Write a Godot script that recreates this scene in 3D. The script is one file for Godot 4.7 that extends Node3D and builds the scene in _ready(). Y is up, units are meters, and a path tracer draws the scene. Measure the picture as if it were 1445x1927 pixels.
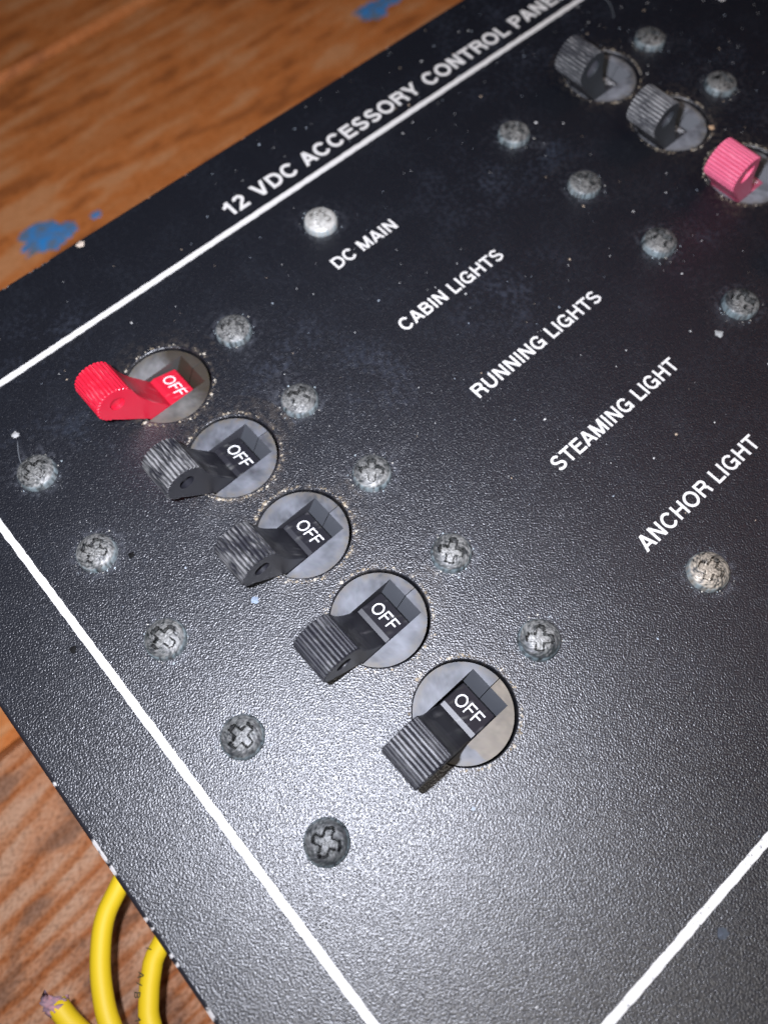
extends Node3D
# A black powder-coated marine control panel with toggle breakers, lying on a wooden bench, lit by a camera flash.
# Panel space: X to the right along the rows, Y down the column, H up from the panel face, all in breaker pitches.
const U := 0.01905          # one breaker pitch (three quarters of an inch)
const HOLE := 0.408         # radius of a breaker hole
const THICK := 0.15         # panel sheet
const FACE := -0.034         # breaker face below the panel face
const BENCH := -3.0         # bench top below the panel face
const X0 := -1.296
const X1 := 10.9
const Y0 := -2.006
const Y1 := 7.05
const ROW := 1.4            # hole centre from the left screw
const COL := 6.0            # second column

var rng := RandomNumberGenerator.new()
var noise := FastNoiseLite.new()
var names := {}


func v(x: float, y: float, h: float) -> Vector3:
	return Vector3(x * U, h * U, y * U)


func _ready() -> void:
	rng.seed = 7
	noise.seed = 11
	noise.noise_type = FastNoiseLite.TYPE_SIMPLEX_SMOOTH
	noise.fractal_type = FastNoiseLite.FRACTAL_FBM
	noise.fractal_octaves = 3
	noise.frequency = 1.0
	make_camera_and_light()
	make_materials()
	make_bench()
	make_panel()
	make_wires()


# ---------------------------------------------------------------- camera, light
func make_camera_and_light() -> void:
	var cam := Camera3D.new()
	cam.name = "camera"
	var attr := CameraAttributesPhysical.new()
	attr.frustum_focal_length = 12.0 / tan(deg_to_rad(67.814 / 2.0))
	attr.frustum_focus_distance = 6.1 * U
	attr.exposure_aperture = attr.frustum_focal_length / 2.0
	attr.frustum_near = 0.01
	attr.frustum_far = 20.0
	cam.attributes = attr
	cam.fov = 67.814
	cam.near = 0.01
	cam.far = 20.0
	add_child(cam)
	var right := Vector3(0.74685309, -0.01751291, 0.66475842)
	var up := -Vector3(-0.61829935, -0.38625381, 0.68448076)
	var back := -Vector3(0.24477822, -0.92222627, -0.29930307)
	cam.transform = Transform3D(Basis(right, up, back).orthonormalized(), v(0.43775, 4.28989, 6.03579))

	var env := Environment.new()
	env.background_mode = Environment.BG_COLOR
	env.background_color = Color(0.055, 0.07, 0.11)
	env.tonemap_mode = Environment.TONE_MAPPER_LINEAR
	env.tonemap_exposure = 1.13
	env.sdfgi_enabled = true
	env.ssao_enabled = true
	env.ssil_enabled = true
	var we := WorldEnvironment.new()
	we.name = "environment"
	we.environment = env
	add_child(we)

	# the flash beside the lens
	var flash := AreaLight3D.new()
	flash.name = "flash_lamp"
	flash.area_size = Vector2(0.004, 0.004)
	flash.light_energy = 0.046
	flash.light_color = Color(0.925, 0.94, 1.0)
	flash.shadow_enabled = true
	add_child(flash)
	flash.look_at_from_position(v(0.18, 3.62, 6.1), v(3.6, -1.0, 0.0), Vector3(0, 0, -1))
	# the work lamp hanging above the bench
	var lamp := AreaLight3D.new()
	lamp.name = "work_lamp"
	lamp.area_size = Vector2(0.12, 0.12)
	lamp.light_energy = 0.075
	lamp.light_color = Color(1.0, 0.97, 0.93)
	lamp.shadow_enabled = true
	add_child(lamp)
	lamp.look_at_from_position(v(-2.5, 12.5, 27.0), v(2.5, 0.0, 0.0), Vector3(0, 0, -1))
	# a faint warm lamp off to the right, caught by the sheen of the paint
	var warm := AreaLight3D.new()
	warm.name = "warm_lamp"
	warm.area_size = Vector2(0.12, 0.12)
	warm.light_energy = 0.0045
	warm.light_color = Color(1.0, 0.62, 0.48)
	warm.shadow_enabled = true
	add_child(warm)
	warm.look_at_from_position(v(14.0, 5.0, 17.0), v(4.3, 4.6, 0.0), Vector3(0, 0, -1))


# ---------------------------------------------------------------- materials
var M := {}

func plain(called: String, c: Color, rough: float, spec := 0.5, metal := 0.0) -> StandardMaterial3D:
	var m := StandardMaterial3D.new()
	m.resource_name = called
	m.albedo_color = c.linear_to_srgb()
	m.roughness = rough
	m.metallic = metal
	m.metallic_specular = spec
	M[called] = m
	return m

func tinted(called: String, rough: float, spec := 0.5, metal := 0.0) -> StandardMaterial3D:
	var m := plain(called, Color(1, 1, 1), rough, spec, metal)
	m.vertex_color_use_as_albedo = true
	return m

func make_materials() -> void:
	var relief := relief_texture()
	var pm := plain("powder_coat", Color(0.0058, 0.0066, 0.0100), 0.385, 0.85)
	pm.heightmap_enabled = true
	pm.heightmap_texture = relief
	pm.heightmap_scale = 0.0082
	pm.detail_enabled = true
	pm.detail_uv_layer = BaseMaterial3D.DETAIL_UV_2
	pm.detail_blend_mode = BaseMaterial3D.BLEND_MODE_MIX
	pm.detail_albedo = panel_stains()
	var lm := plain("white_print", Color(0.68, 0.665, 0.63), 0.5)
	lm.heightmap_enabled = true
	lm.heightmap_texture = relief
	lm.heightmap_scale = 0.004
	tinted("edge_paint", 0.5)
	plain("dark_core", Color(0.008, 0.008, 0.009), 0.7)
	tinted("black_plastic", 0.42, 0.5)
	tinted("red_plastic", 0.36, 0.5)
	tinted("face_plastic", 0.5, 0.5)
	plain("lever_print", Color(0.72, 0.72, 0.72), 0.5)
	tinted("corroded_metal", 0.5, 0.5, 0.2)
	tinted("dust", 0.8, 0.3)
	plain("lint", Color(0.11, 0.12, 0.13), 0.8)
	plain("yellow_insulation", Color(0.80, 0.56, 0.012), 0.55)
	plain("wire_print", Color(0.06, 0.05, 0.02), 0.7)
	tinted("frayed_end", 0.85, 0.2)
	tinted("blue_paint", 0.55)

# fine pebble relief of the powder coat; its borders are blended so that it repeats without a smooth band
func relief_texture() -> ImageTexture:
	var n := FastNoiseLite.new()
	n.seed = 5
	n.noise_type = FastNoiseLite.TYPE_SIMPLEX_SMOOTH
	n.frequency = 0.1
	n.fractal_octaves = 3
	n.fractal_gain = 0.5
	var size := 1024
	var band := 64
	var im := n.get_image(size + band, size + band, false, false, true)
	for turn in 2:
		for i in band:
			var w := float(i) / band
			var k := 1.0 / sqrt(w * w + (1.0 - w) * (1.0 - w))
			for j in size + band:
				var p := Vector2i(i, j) if turn == 0 else Vector2i(j, i)
				var q := Vector2i(i + size, j) if turn == 0 else Vector2i(j, i + size)
				var h := (im.get_pixelv(p).r - 0.5) * w + (im.get_pixelv(q).r - 0.5) * (1.0 - w)
				h = clampf(0.5 + h * k, 0.0, 1.0)
				im.set_pixelv(p, Color(h, h, h))
	im.crop(size, size)
	var raw := im.get_data()
	for i in raw.size():
		var h := raw[i] / 255.0
		raw[i] = int(255.0 * (1.0 - (1.0 - h) * (1.0 - h) * 1.0) )
	im = Image.create_from_data(size, size, false, im.get_format(), raw)
	return ImageTexture.create_from_image(im)

func panel_stains() -> ImageTexture:
	var n := 1024
	var im := Image.create(n, n, false, Image.FORMAT_RGBA8)
	var spots := [Vector3(5.4, 0.2, 0.75), Vector3(6.1, 0.35, 0.4), Vector3(4.5, 1.4, 0.55), Vector3(6.6, 2.05, 0.45), Vector3(0.78, -1.17, 0.5), Vector3(7.85, 1.6, 0.5), Vector3(0.8, 0.0, 0.35), Vector3(2.4, 0.6, 0.6), Vector3(7.2, -1.2, 1.2), Vector3(0.1, -0.2, 0.4), Vector3(3.0, 1.3, 0.5), Vector3(8.5, 0.8, 0.7)]
	var a := FastNoiseLite.new()
	a.seed = 21
	a.frequency = 0.018
	a.fractal_octaves = 4
	var b := FastNoiseLite.new()
	b.seed = 5
	b.frequency = 0.16
	b.fractal_octaves = 2
	var rings := []
	for s in screw_places():
		rings.append(Vector3(s[0], s[1], 0.21))
	for h in hole_places():
		rings.append(Vector3(h.x, h.y, HOLE + 0.03))
	# cells near a ring only
	var near := {}
	for r in rings:
		for cx in range(int((r.x - 0.7 - X0) * 4), int((r.x + 0.7 - X0) * 4) + 1):
			for cy in range(int((r.y - 0.7 - Y0) * 4), int((r.y + 0.7 - Y0) * 4) + 1):
				var k := cx * 100 + cy
				if not near.has(k):
					near[k] = []
				near[k].append(r)
	var blue := Color(0.20, 0.24, 0.31)
	var tan_ := Color(0.34, 0.29, 0.23)
	for j in n:
		var y := Y0 + (Y1 - Y0) * (j + 0.5) / n
		for i in n:
			var x := X0 + (X1 - X0) * (i + 0.5) / n
			var big := a.get_noise_2d(i, j * 0.74)
			var fine := b.get_noise_2d(i, j * 0.74)
			var al := clampf(0.01 + 0.10 * big + 0.10 * fine, 0.0, 0.2)
			var hue := 0.25
			for s in spots:
				var d: float = Vector2((x - s.x) * 0.75, y - s.y).length() / s.z
				if d < 1.0:
					al += (1.0 - d) * clampf(0.02 + 0.4 * big + 0.45 * fine, 0.0, 0.5)
					hue *= 0.8
			var k := int((x - X0) * 4) * 100 + int((y - Y0) * 4)
			if near.has(k):
				for r in near[k]:
					var d: float = Vector2(x - r.x, y - r.y).length() - r.z
					if d < 0.18 and d > -0.1:
						al += exp(-absf(d) * 30.0) * clampf(0.12 + 0.8 * fine + 0.3 * big, 0.0, 0.6)
						hue = 0.75 if r.z > 0.3 else 0.35
			var c := blue.lerp(tan_, hue)
			c.a = clampf(al, 0.0, 0.7)
			im.set_pixel(i, j, c)
	return ImageTexture.create_from_image(im)


# ---------------------------------------------------------------- nodes
func numbered(called: String) -> String:
	names[called] = names.get(called, -1) + 1
	return called if names[called] == 0 else "%s_%03d" % [called, names[called]]

func thing(called: String, label: String, category: String, at := Vector3.ZERO) -> Node3D:
	var o := Node3D.new()
	o.name = numbered(called)
	o.set_meta("label", label)
	o.set_meta("category", category)
	o.position = at
	add_child(o, true)
	return o

func part(called: String, mesh: Mesh, m: Material, parent: Node3D, at := Vector3.ZERO) -> MeshInstance3D:
	var o := MeshInstance3D.new()
	var k := str(parent.get_instance_id()) + called
	names[k] = names.get(k, -1) + 1
	o.name = called if names[k] == 0 else "%s_%03d" % [called, names[k]]
	o.mesh = mesh
	o.material_override = m
	o.position = at
	parent.add_child(o, true)
	return o


# ---------------------------------------------------------------- mesh helpers
func begin() -> SurfaceTool:
	var st := SurfaceTool.new()
	st.begin(Mesh.PRIMITIVE_TRIANGLES)
	st.set_smooth_group(-1)
	return st

func finish(st: SurfaceTool) -> ArrayMesh:
	st.generate_normals()
	return st.commit()

func tri(st: SurfaceTool, a: Vector3, b: Vector3, c: Vector3, out: Vector3, ca := Color.WHITE, cb := Color.WHITE, cc := Color.WHITE) -> void:
	if (b - a).cross(c - a).dot(out) > 0.0:
		var t := b
		b = c
		c = t
		var tc := cb
		cb = cc
		cc = tc
	st.set_color(ca)
	st.add_vertex(a)
	st.set_color(cb)
	st.add_vertex(b)
	st.set_color(cc)
	st.add_vertex(c)

func quad(st: SurfaceTool, a: Vector3, b: Vector3, c: Vector3, d: Vector3, out: Vector3, col := Color.WHITE) -> void:
	tri(st, a, b, c, out, col, col, col)
	tri(st, a, c, d, out, col, col, col)

# a polygon in (x, y) lifted to height h
func flat(st: SurfaceTool, pts: PackedVector2Array, h: float, col := Color.WHITE) -> void:
	var idx := Geometry2D.triangulate_polygon(pts)
	for k in range(0, idx.size(), 3):
		var p := [pts[idx[k]], pts[idx[k + 1]], pts[idx[k + 2]]]
		var c := [col, col, col]
		tri(st, v(p[0].x, p[0].y, h), v(p[1].x, p[1].y, h), v(p[2].x, p[2].y, h), Vector3.UP, c[0], c[1], c[2])

func skirt(st: SurfaceTool, pts: PackedVector2Array, h0: float, h1: float, col := Color.WHITE) -> void:
	var cw := Geometry2D.is_polygon_clockwise(pts)
	for i in pts.size():
		var a := pts[i]
		var b := pts[(i + 1) % pts.size()]
		var n := (b - a).orthogonal() * (1.0 if cw else -1.0)
		quad(st, v(a.x, a.y, h0), v(b.x, b.y, h0), v(b.x, b.y, h1), v(a.x, a.y, h1), outward(pts, a, b), col)

func outward(pts: PackedVector2Array, a: Vector2, b: Vector2) -> Vector3:
	var n := Vector2(b.y - a.y, a.x - b.x).normalized()
	var m := (a + b) / 2.0
	if Geometry2D.is_point_in_polygon(m + n * 0.0008, pts):
		n = -n
	return Vector3(n.x, 0, n.y)


# ---------------------------------------------------------------- bench
func wood_texture(worn: bool) -> ImageTexture:
	var w := 768
	var h := 768
	var im := Image.create(w, h, false, Image.FORMAT_RGB8)
	var warp := FastNoiseLite.new()
	warp.seed = 3 if worn else 8
	warp.frequency = 0.004
	warp.fractal_octaves = 2
	var fibre := FastNoiseLite.new()
	fibre.seed = 13 if worn else 17
	fibre.frequency = 0.11
	fibre.fractal_octaves = 3
	var blot := FastNoiseLite.new()
	blot.seed = 29 if worn else 31
	blot.frequency = 0.022 if worn else 0.026
	blot.fractal_octaves = 5
	var early := Color(0.71, 0.495, 0.355) if worn else Color(0.76, 0.455, 0.235)
	var late := Color(0.62, 0.345, 0.165) if worn else Color(0.655, 0.375, 0.175)
	var grey := Color(0.74, 0.58, 0.465) if worn else Color(0.78, 0.55, 0.37)
	var dark := Color(0.46, 0.34, 0.27) if worn else Color(0.50, 0.285, 0.15)
	for j in h:
		for i in w:
			var x := float(i)
			var y := float(j)
			var ring := y / (17.0 if worn else 40.0) + warp.get_noise_2d(x * 0.22, y * 0.9) * (3.2 if worn else 2.2) + 0.14 * fibre.get_noise_2d(x * 0.15, y * 0.5)
			var s := ring - floorf(ring)
			var l := smoothstep(0.30, 0.66, s) * (1.0 - smoothstep(0.80, 0.95, s))
			var f := fibre.get_noise_2d(x * 0.035, y * 1.3)
			var b := blot.get_noise_2d(x * (0.6 if worn else 0.75), y)
			var c := early.lerp(late, clampf(l * (0.85 if worn else 0.3) + f * (0.55 if worn else 0.3), 0.0, 1.0))
			c = c.lerp(grey, clampf((b + 0.08) * 2.2, 0.0, 0.85) * (1.0 - 0.65 * l))
			c = c.lerp(dark, clampf((-b - (0.12 if worn else 0.2)) * 2.2 + f * 0.2, 0.0, 0.65 if worn else 0.5))
			if true:
				var z := fibre.get_noise_2d(x * 2.0 + 900.0, y * 2.6)
				c = c.lightened((0.16 if worn else 0.10) * z) if z > 0.0 else c.darkened((-0.34 if worn else -0.2) * z)
			im.set_pixel(i, j, c)
	return ImageTexture.create_from_image(im)

func make_bench() -> void:
	var bench := Node3D.new()
	bench.name = "bench_top"
	bench.set_meta("kind", "structure")
	bench.set_meta("label", "brown varnished wooden bench top under the black panel")
	add_child(bench)
	var mats := []
	for worn in [false, true]:
		var m := plain("worn_wood" if worn else "varnished_wood", Color(1, 1, 1), 0.62 if worn else 0.5, 0.35)
		var t := wood_texture(worn)
		m.albedo_texture = t
		m.heightmap_enabled = true
		m.heightmap_texture = t
		m.heightmap_scale = 0.05 if worn else 0.02
		mats.append(m)
	# plank edges across the grain, then the plank's own wood
	var edges := [[-25.0, -17.1, 0], [-17.05, -9.02, 0], [-8.97, 0.6, 0], [0.64, 10.0, 1], [10.05, 18.0, 1]]
	for k in edges.size():
		var e = edges[k]
		var st := begin()
		var xa := -20.0
		var xb := 32.0
		var bev := 0.09
		var prof := [Vector2(e[0], BENCH - 1.2), Vector2(e[0], BENCH - bev), Vector2(e[0] + bev, BENCH), Vector2(e[1] - bev, BENCH), Vector2(e[1], BENCH - bev), Vector2(e[1], BENCH - 1.2)]
		var rise: float = [0.0, 0.025, 0.0, 0.0, 0.0][k]
		for i in prof.size() - 1:
			var p: Vector2 = prof[i]
			var q: Vector2 = prof[i + 1]
			var n := Vector3(0, absf(q.x - p.x) + 0.0001, (-1.0 if i < 2 else 1.0) * absf(q.y - p.y))
			var corners := [Vector3(xa, p.x, p.y + rise), Vector3(xb, p.x, p.y + rise), Vector3(xb, q.x, q.y + rise), Vector3(xa, q.x, q.y + rise)]
			for t in [[0, 1, 2], [0, 2, 3]]:
				var a: Vector3 = corners[t[0]]
				var b: Vector3 = corners[t[1]]
				var c: Vector3 = corners[t[2]]
				var seq := [a, b, c]
				if (v(b.x, b.y, b.z) - v(a.x, a.y, a.z)).cross(v(c.x, c.y, c.z) - v(a.x, a.y, a.z)).dot(n) > 0.0:
					seq = [a, c, b]
				for s in seq:
					st.set_uv(Vector2((s.x + 8.0 + 0.3 * k) / (12.0 if e[2] == 1 else 26.0), (s.y - e[0]) / 10.0))
					st.add_vertex(v(s.x, s.y, s.z))
		st.generate_normals()
		st.generate_tangents()
		part("plank", st.commit(), mats[e[2]], bench)
	# blots of blue paint, dried on the wood
	paint_blot(bench, 2.04, -5.52, 0.42, 0.27, 1)
	paint_blot(bench, 2.30, -5.36, 0.20, 0.10, 2)
	paint_blot(bench, 2.84, -5.37, 0.10, 0.07, 3)
	paint_blot(bench, 9.14, -5.98, 0.34, 0.22, 4)
	paint_blot(bench, 9.55, -5.98, 0.22, 0.13, 5)

func paint_blot(bench: Node3D, x: float, y: float, rx: float, ry: float, s: int) -> void:
	var st := begin()
	st.set_smooth_group(0)
	var seg := 40
	var rad := func(k: int) -> float:
		var a := TAU * k / seg
		return 1.0 + 0.5 * noise.get_noise_3d(cos(a) * 1.3, sin(a) * 1.3, s * 9.0) + 0.35 * noise.get_noise_3d(cos(a) * 4.0, sin(a) * 4.0, s * 3.0)
	var col := func(r: float, k: int) -> Color:
		var a := TAU * k / seg
		var n := noise.get_noise_3d(cos(a) * r * 2.2, sin(a) * r * 2.2, s * 5.0 + 40.0)
		return Color(0.03, 0.26, 0.66).lerp(Color(0.15, 0.17, 0.17), clampf(0.45 + n * 1.8, 0.0, 1.0))
	for r in 4:
		for k in seg:
			var q := []
			for d in [[r, k], [r + 1, k], [r + 1, k + 1], [r, k + 1]]:
				var t: float = d[0] / 4.0
				var kk: int = d[1] % seg
				var a := TAU * kk / seg
				var m: float = t * rad.call(kk)
				q.append([v(x + cos(a) * rx * m, y + sin(a) * ry * m, BENCH + 0.012 - 0.011 * t * t), col.call(t, kk)])
			tri(st, q[0][0], q[1][0], q[2][0], Vector3.UP, q[0][1], q[1][1], q[2][1])
			tri(st, q[0][0], q[2][0], q[3][0], Vector3.UP, q[0][1], q[2][1], q[3][1])
	part("paint_blot", finish(st), M.blue_paint, bench)


# ---------------------------------------------------------------- panel
func hole_places() -> Array:
	var out := []
	for r in 5:
		out.append(Vector2(ROW + [0.004, 0.008, 0.006, -0.004, -0.01][r], r + [0.02, 0.022, 0.015, 0.004, 0.0][r]))
	for r in 4:
		out.append(Vector2(COL + ROW - 0.01, r))
	return out

# x, y, how pale (0 dark, 1 pale), dark ring (0..1), turn, filled (how far corrosion fills the recess)
func screw_places() -> Array:
	return [
		[0.014, 0.007, 0.55, 0.25, 0.3, 0.8], [-0.008, 0.994, 0.6, 0.3, 0.7, 0.8], [-0.005, 1.989, 0.5, 0.55, 0.2, 0.45], [-0.007, 3.006, 0.3, 0.6, 0.15, 0.4], [-0.001, 4.0, 0.12, 0.85, 0.6, 0.6],
		[2.218, -0.024, 0.6, 0.2, 0.9, 0.8], [2.199, 0.998, 0.55, 0.5, 0.5, 0.5], [2.202, 1.991, 0.55, 0.55, 0.85, 0.5], [2.204, 2.991, 0.6, 0.8, 0.62, 0.3], [2.216, 3.99, 0.6, 1.0, 0.75, 0.5],
		[5.999, -0.017, 0.75, 0.2, 0.4, 0.5], [6.022, 0.982, 0.65, 0.4, 0.1, 0.4], [6.006, 2.002, 0.6, 0.55, 0.8, 0.3], [6.0, 3.009, 0.6, 0.9, 0.5, 0.2],
		[8.195, -0.007, 0.7, 0.35, 1.1, 0.3], [8.208, 0.997, 0.7, 0.3, 0.5, 0.3], [8.2, 2.0, 0.6, 0.3, 0.2, 0.6], [8.2, 3.0, 0.6, 0.3, 0.9, 0.6],
		[3.687, -0.489, 1.5, 0.0, 0.6, 1.0], [3.658, 4.52, 0.8, 0.25, 0.35, 0.75],
	]

func make_panel() -> void:
	var panel := thing("control_panel", "black powder-coated accessory control panel with toggle breakers and white lettering", "control panel")
	part("panel_plate", plate_mesh(), M.powder_coat, panel)
	part("chipped_edge", edge_mesh(), M.edge_paint, panel)
	# border lines
	var w := 0.0315
	border(panel, Vector2(-0.491 - w, -1.039), Vector2(10.1, -1.039), w)
	border(panel, Vector2(-0.491, -1.039 + w), Vector2(-0.491, 6.1 - w), w)
	border(panel, Vector2(-0.491 - w, 6.1), Vector2(10.1, 6.1), w)
	border(panel, Vector2(10.1 - w, -1.039 + w), Vector2(10.1 - w, 6.1 - w), w)
	# lettering
	var t := 0.192
	for word in [["12", 3.035], ["VDC", 3.43], ["ACCESSORY", 4.075], ["CONTROL", 5.845], ["PANEL", 7.235]]:
		lettering(panel, "title_lettering", word[0], word[1], -1.185, t, 0.19, M.white_print)
	var rows := ["DC MAIN", "CABIN LIGHTS", "RUNNING LIGHTS", "STEAMING LIGHT", "ANCHOR LIGHT"]
	for r in 5:
		lettering(panel, "row_lettering", rows[r], 3.425, r + 0.079, 0.143, 0.162, M.white_print, [0.99, 0.975, 0.985, 0.965, 1.01][r])
	lettering(panel, "row_lettering", "L", 9.33, 0.125, 0.143, 0.162, M.white_print)
	# breakers
	var spots := hole_places()
	for k in spots.size():
		breaker(panel, spots[k], k)
	# screws
	var sk := 0
	for s in screw_places():
		var o := part("screw", screw_mesh(s, sk), M.corroded_metal, panel, v(s[0], s[1], 0.0))
		if sk == 18:
			o.set_meta("label", "pale screw head caked with white corrosion")
		elif sk == 4:
			o.set_meta("label", "dark blackened screw head")
		elif sk == 19:
			o.set_meta("label", "tan corroded screw head under the lettering")
		sk += 1
	dust(panel, spots)

func plate_uv(st: SurfaceTool, x: float, y: float, h: float) -> void:
	st.set_uv(Vector2(x / 2.07, y / 2.07))
	st.set_uv2(Vector2((x - X0) / (X1 - X0), (y - Y0) / (Y1 - Y0)))
	st.add_vertex(v(x, y, h))

func plate_face(st: SurfaceTool, pts: Array, out: Vector3) -> void:
	for t in [[0, 1, 2], [0, 2, 3]]:
		var a: Vector3 = pts[t[0]]
		var b: Vector3 = pts[t[1]]
		var c: Vector3 = pts[t[2]]
		if (v(b.x, b.y, b.z) - v(a.x, a.y, a.z)).cross(v(c.x, c.y, c.z) - v(a.x, a.y, a.z)).dot(out) > 0.0:
			var s := b
			b = c
			c = s
		for p in [a, b, c]:
			plate_uv(st, p.x, p.y, p.z)

const EDGE := 0.035

func plate_mesh() -> ArrayMesh:
	var st := begin()
	var xa := X0 + EDGE
	var xb := X1 - EDGE
	var ya := Y0 + EDGE
	var yb := Y1 - EDGE
	var top := func(x0: float, y0: float, x1: float, y1: float) -> void:
		plate_face(st, [Vector3(x0, y0, 0), Vector3(x1, y0, 0), Vector3(x1, y1, 0), Vector3(x0, y1, 0)], Vector3.UP)
		plate_face(st, [Vector3(x0, y0, -THICK), Vector3(x1, y0, -THICK), Vector3(x1, y1, -THICK), Vector3(x0, y1, -THICK)], Vector3.DOWN)
	var spots := hole_places()
	var ca := ROW - 0.5
	var cb := ROW + 0.5
	top.call(xa, ya, xb, -0.5)
	top.call(xa, 4.5, xb, yb)
	top.call(xa, -0.5, ca, 4.5)
	top.call(cb, -0.5, ca + COL, 4.5)
	top.call(cb + COL, -0.5, xb, 4.5)
	top.call(ca + COL, 3.5, cb + COL, 4.5)
	for k in spots.size():
		var cx := ROW + (COL if k >= 5 else 0.0)
		var cy := float(k % 5)
		var c: Vector2 = spots[k]
		var seg := 72
		for i in seg:
			var q := []
			var lip := []
			var wall := []
			for a in [TAU * i / seg, TAU * (i + 1) / seg]:
				var d := Vector2(cos(a), sin(a))
				var sq := d / maxf(absf(d.x), absf(d.y)) * 0.5
				q.append(Vector3(cx + sq.x, cy + sq.y, 0))
				lip.append(Vector3(c.x + d.x * (HOLE + 0.008), c.y + d.y * (HOLE + 0.008), 0))
				wall.append(Vector3(c.x + d.x * HOLE, c.y + d.y * HOLE, -0.008))
			plate_face(st, [q[0], q[1], lip[1], lip[0]], Vector3.UP)
			var am := TAU * (i + 0.5) / seg
			var inn := Vector3(-cos(am), 0, -sin(am))
			plate_face(st, [lip[0], lip[1], wall[1], wall[0]], inn + Vector3.UP)
			var low := [wall[0] - Vector3(0, 0, THICK - 0.008), wall[1] - Vector3(0, 0, THICK - 0.008)]
			plate_face(st, [wall[0], wall[1], low[1], low[0]], inn)
			plate_face(st, [q[0] - Vector3(0, 0, THICK), q[1] - Vector3(0, 0, THICK), low[1], low[0]], Vector3.DOWN)
	# sides
	plate_face(st, [Vector3(X0, Y0, -THICK), Vector3(X1, Y0, -THICK), Vector3(X1, Y0, -EDGE), Vector3(X0, Y0, -EDGE)], Vector3(0, 0, -1))
	plate_face(st, [Vector3(X0, Y1, -THICK), Vector3(X1, Y1, -THICK), Vector3(X1, Y1, -EDGE), Vector3(X0, Y1, -EDGE)], Vector3(0, 0, 1))
	plate_face(st, [Vector3(X0, Y0, -THICK), Vector3(X0, Y1, -THICK), Vector3(X0, Y1, -EDGE), Vector3(X0, Y0, -EDGE)], Vector3(-1, 0, 0))
	plate_face(st, [Vector3(X1, Y0, -THICK), Vector3(X1, Y1, -THICK), Vector3(X1, Y1, -EDGE), Vector3(X1, Y0, -EDGE)], Vector3(1, 0, 0))
	st.generate_normals()
	st.generate_tangents()
	return st.commit()

# the rounded edge of the sheet, its paint chipped to bare metal here and there
func edge_mesh() -> ArrayMesh:
	var st := begin()
	st.set_smooth_group(0)
	var corners := [Vector2(X0, Y0), Vector2(X1, Y0), Vector2(X1, Y1), Vector2(X0, Y1)]
	var ins := [Vector2(1, 1), Vector2(-1, 1), Vector2(-1, -1), Vector2(1, -1)]
	var paint := Color(0.013, 0.014, 0.018)
	# where the paint is knocked off the left and the top edge: place along the edge, half length
	var chips_left := [Vector2(2.90, 0.05), Vector2(3.0, 0.07), Vector2(3.11, 0.045), Vector2(3.53, 0.016), Vector2(3.61, 0.010), Vector2(3.84, 0.014), Vector2(3.91, 0.018), Vector2(4.30, 0.05), Vector2(2.33, 0.015), Vector2(5.1, 0.05)]
	var chips_top := [Vector2(0.87, 0.035), Vector2(1.16, 0.02), Vector2(1.25, 0.035), Vector2(1.345, 0.03), Vector2(2.59, 0.015), Vector2(3.06, 0.018), Vector2(3.83, 0.02), Vector2(5.24, 0.018), Vector2(5.91, 0.025), Vector2(7.3, 0.02)]
	for k in 4:
		var a: Vector2 = corners[k]
		var b: Vector2 = corners[(k + 1) % 4]
		var ia: Vector2 = ins[k]
		var ib: Vector2 = ins[(k + 1) % 4]
		var len := a.distance_to(b)
		var n := int(len / 0.012)
		var hint := Vector3(-(ia.x + ib.x), 2.0, -(ia.y + ib.y))
		var rows := 5
		var grid := []
		for i in n + 1:
			var t := float(i) / n
			var p := a.lerp(b, t)
			var inn := ia.lerp(ib, t)
			if i > 0 and i < n:
				inn = Vector2(inn.x if absf(ia.x - ib.x) < 0.1 else 0.0, inn.y if absf(ia.y - ib.y) < 0.1 else 0.0)
			var line := []
			for r in rows:
				var ang := PI / 2.0 * r / (rows - 1)
				var jag := noise.get_noise_3d(p.x * 5.0, p.y * 5.0, 3.0) + 0.5 * noise.get_noise_3d(p.x * 17.0, p.y * 17.0, 8.0)
				var at := p.y if k % 2 == 1 else p.x
				var hit := -1.0
				for ch in (chips_left if k == 3 else chips_top if k == 0 else []):
					hit = maxf(hit, 1.0 - absf(at - ch.x) / ch.y)
				if k == 1 or k == 2:
					hit = jag * 2.0 - 0.6
				hit += 0.5 * jag + 0.5 * noise.get_noise_3d(p.x * 22.0, p.y * 22.0, r * 1.5) - (0.12 if r == 0 else 0.0)
				var chip := smoothstep(0.05, 0.25, hit)
				var dep := EDGE * (1.0 - 0.25 * chip)
				var q := p + inn * (EDGE - dep * sin(ang))
				var h := -EDGE + dep * cos(ang)
				if r == 0:
					q = p + inn * EDGE
					h = 0.0
				elif r == rows - 1:
					q = p
					h = -EDGE
				line.append([v(q.x, q.y, h), paint.lerp(Color(0.72, 0.70, 0.68), chip)])
			grid.append(line)
		for i in n:
			for r in rows - 1:
				var p0 = grid[i][r]
				var p1 = grid[i + 1][r]
				var p2 = grid[i + 1][r + 1]
				var p3 = grid[i][r + 1]
				tri(st, p0[0], p1[0], p2[0], hint, p0[1], p1[1], p2[1])
				tri(st, p0[0], p2[0], p3[0], hint, p0[1], p2[1], p3[1])
	return finish(st)

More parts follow.
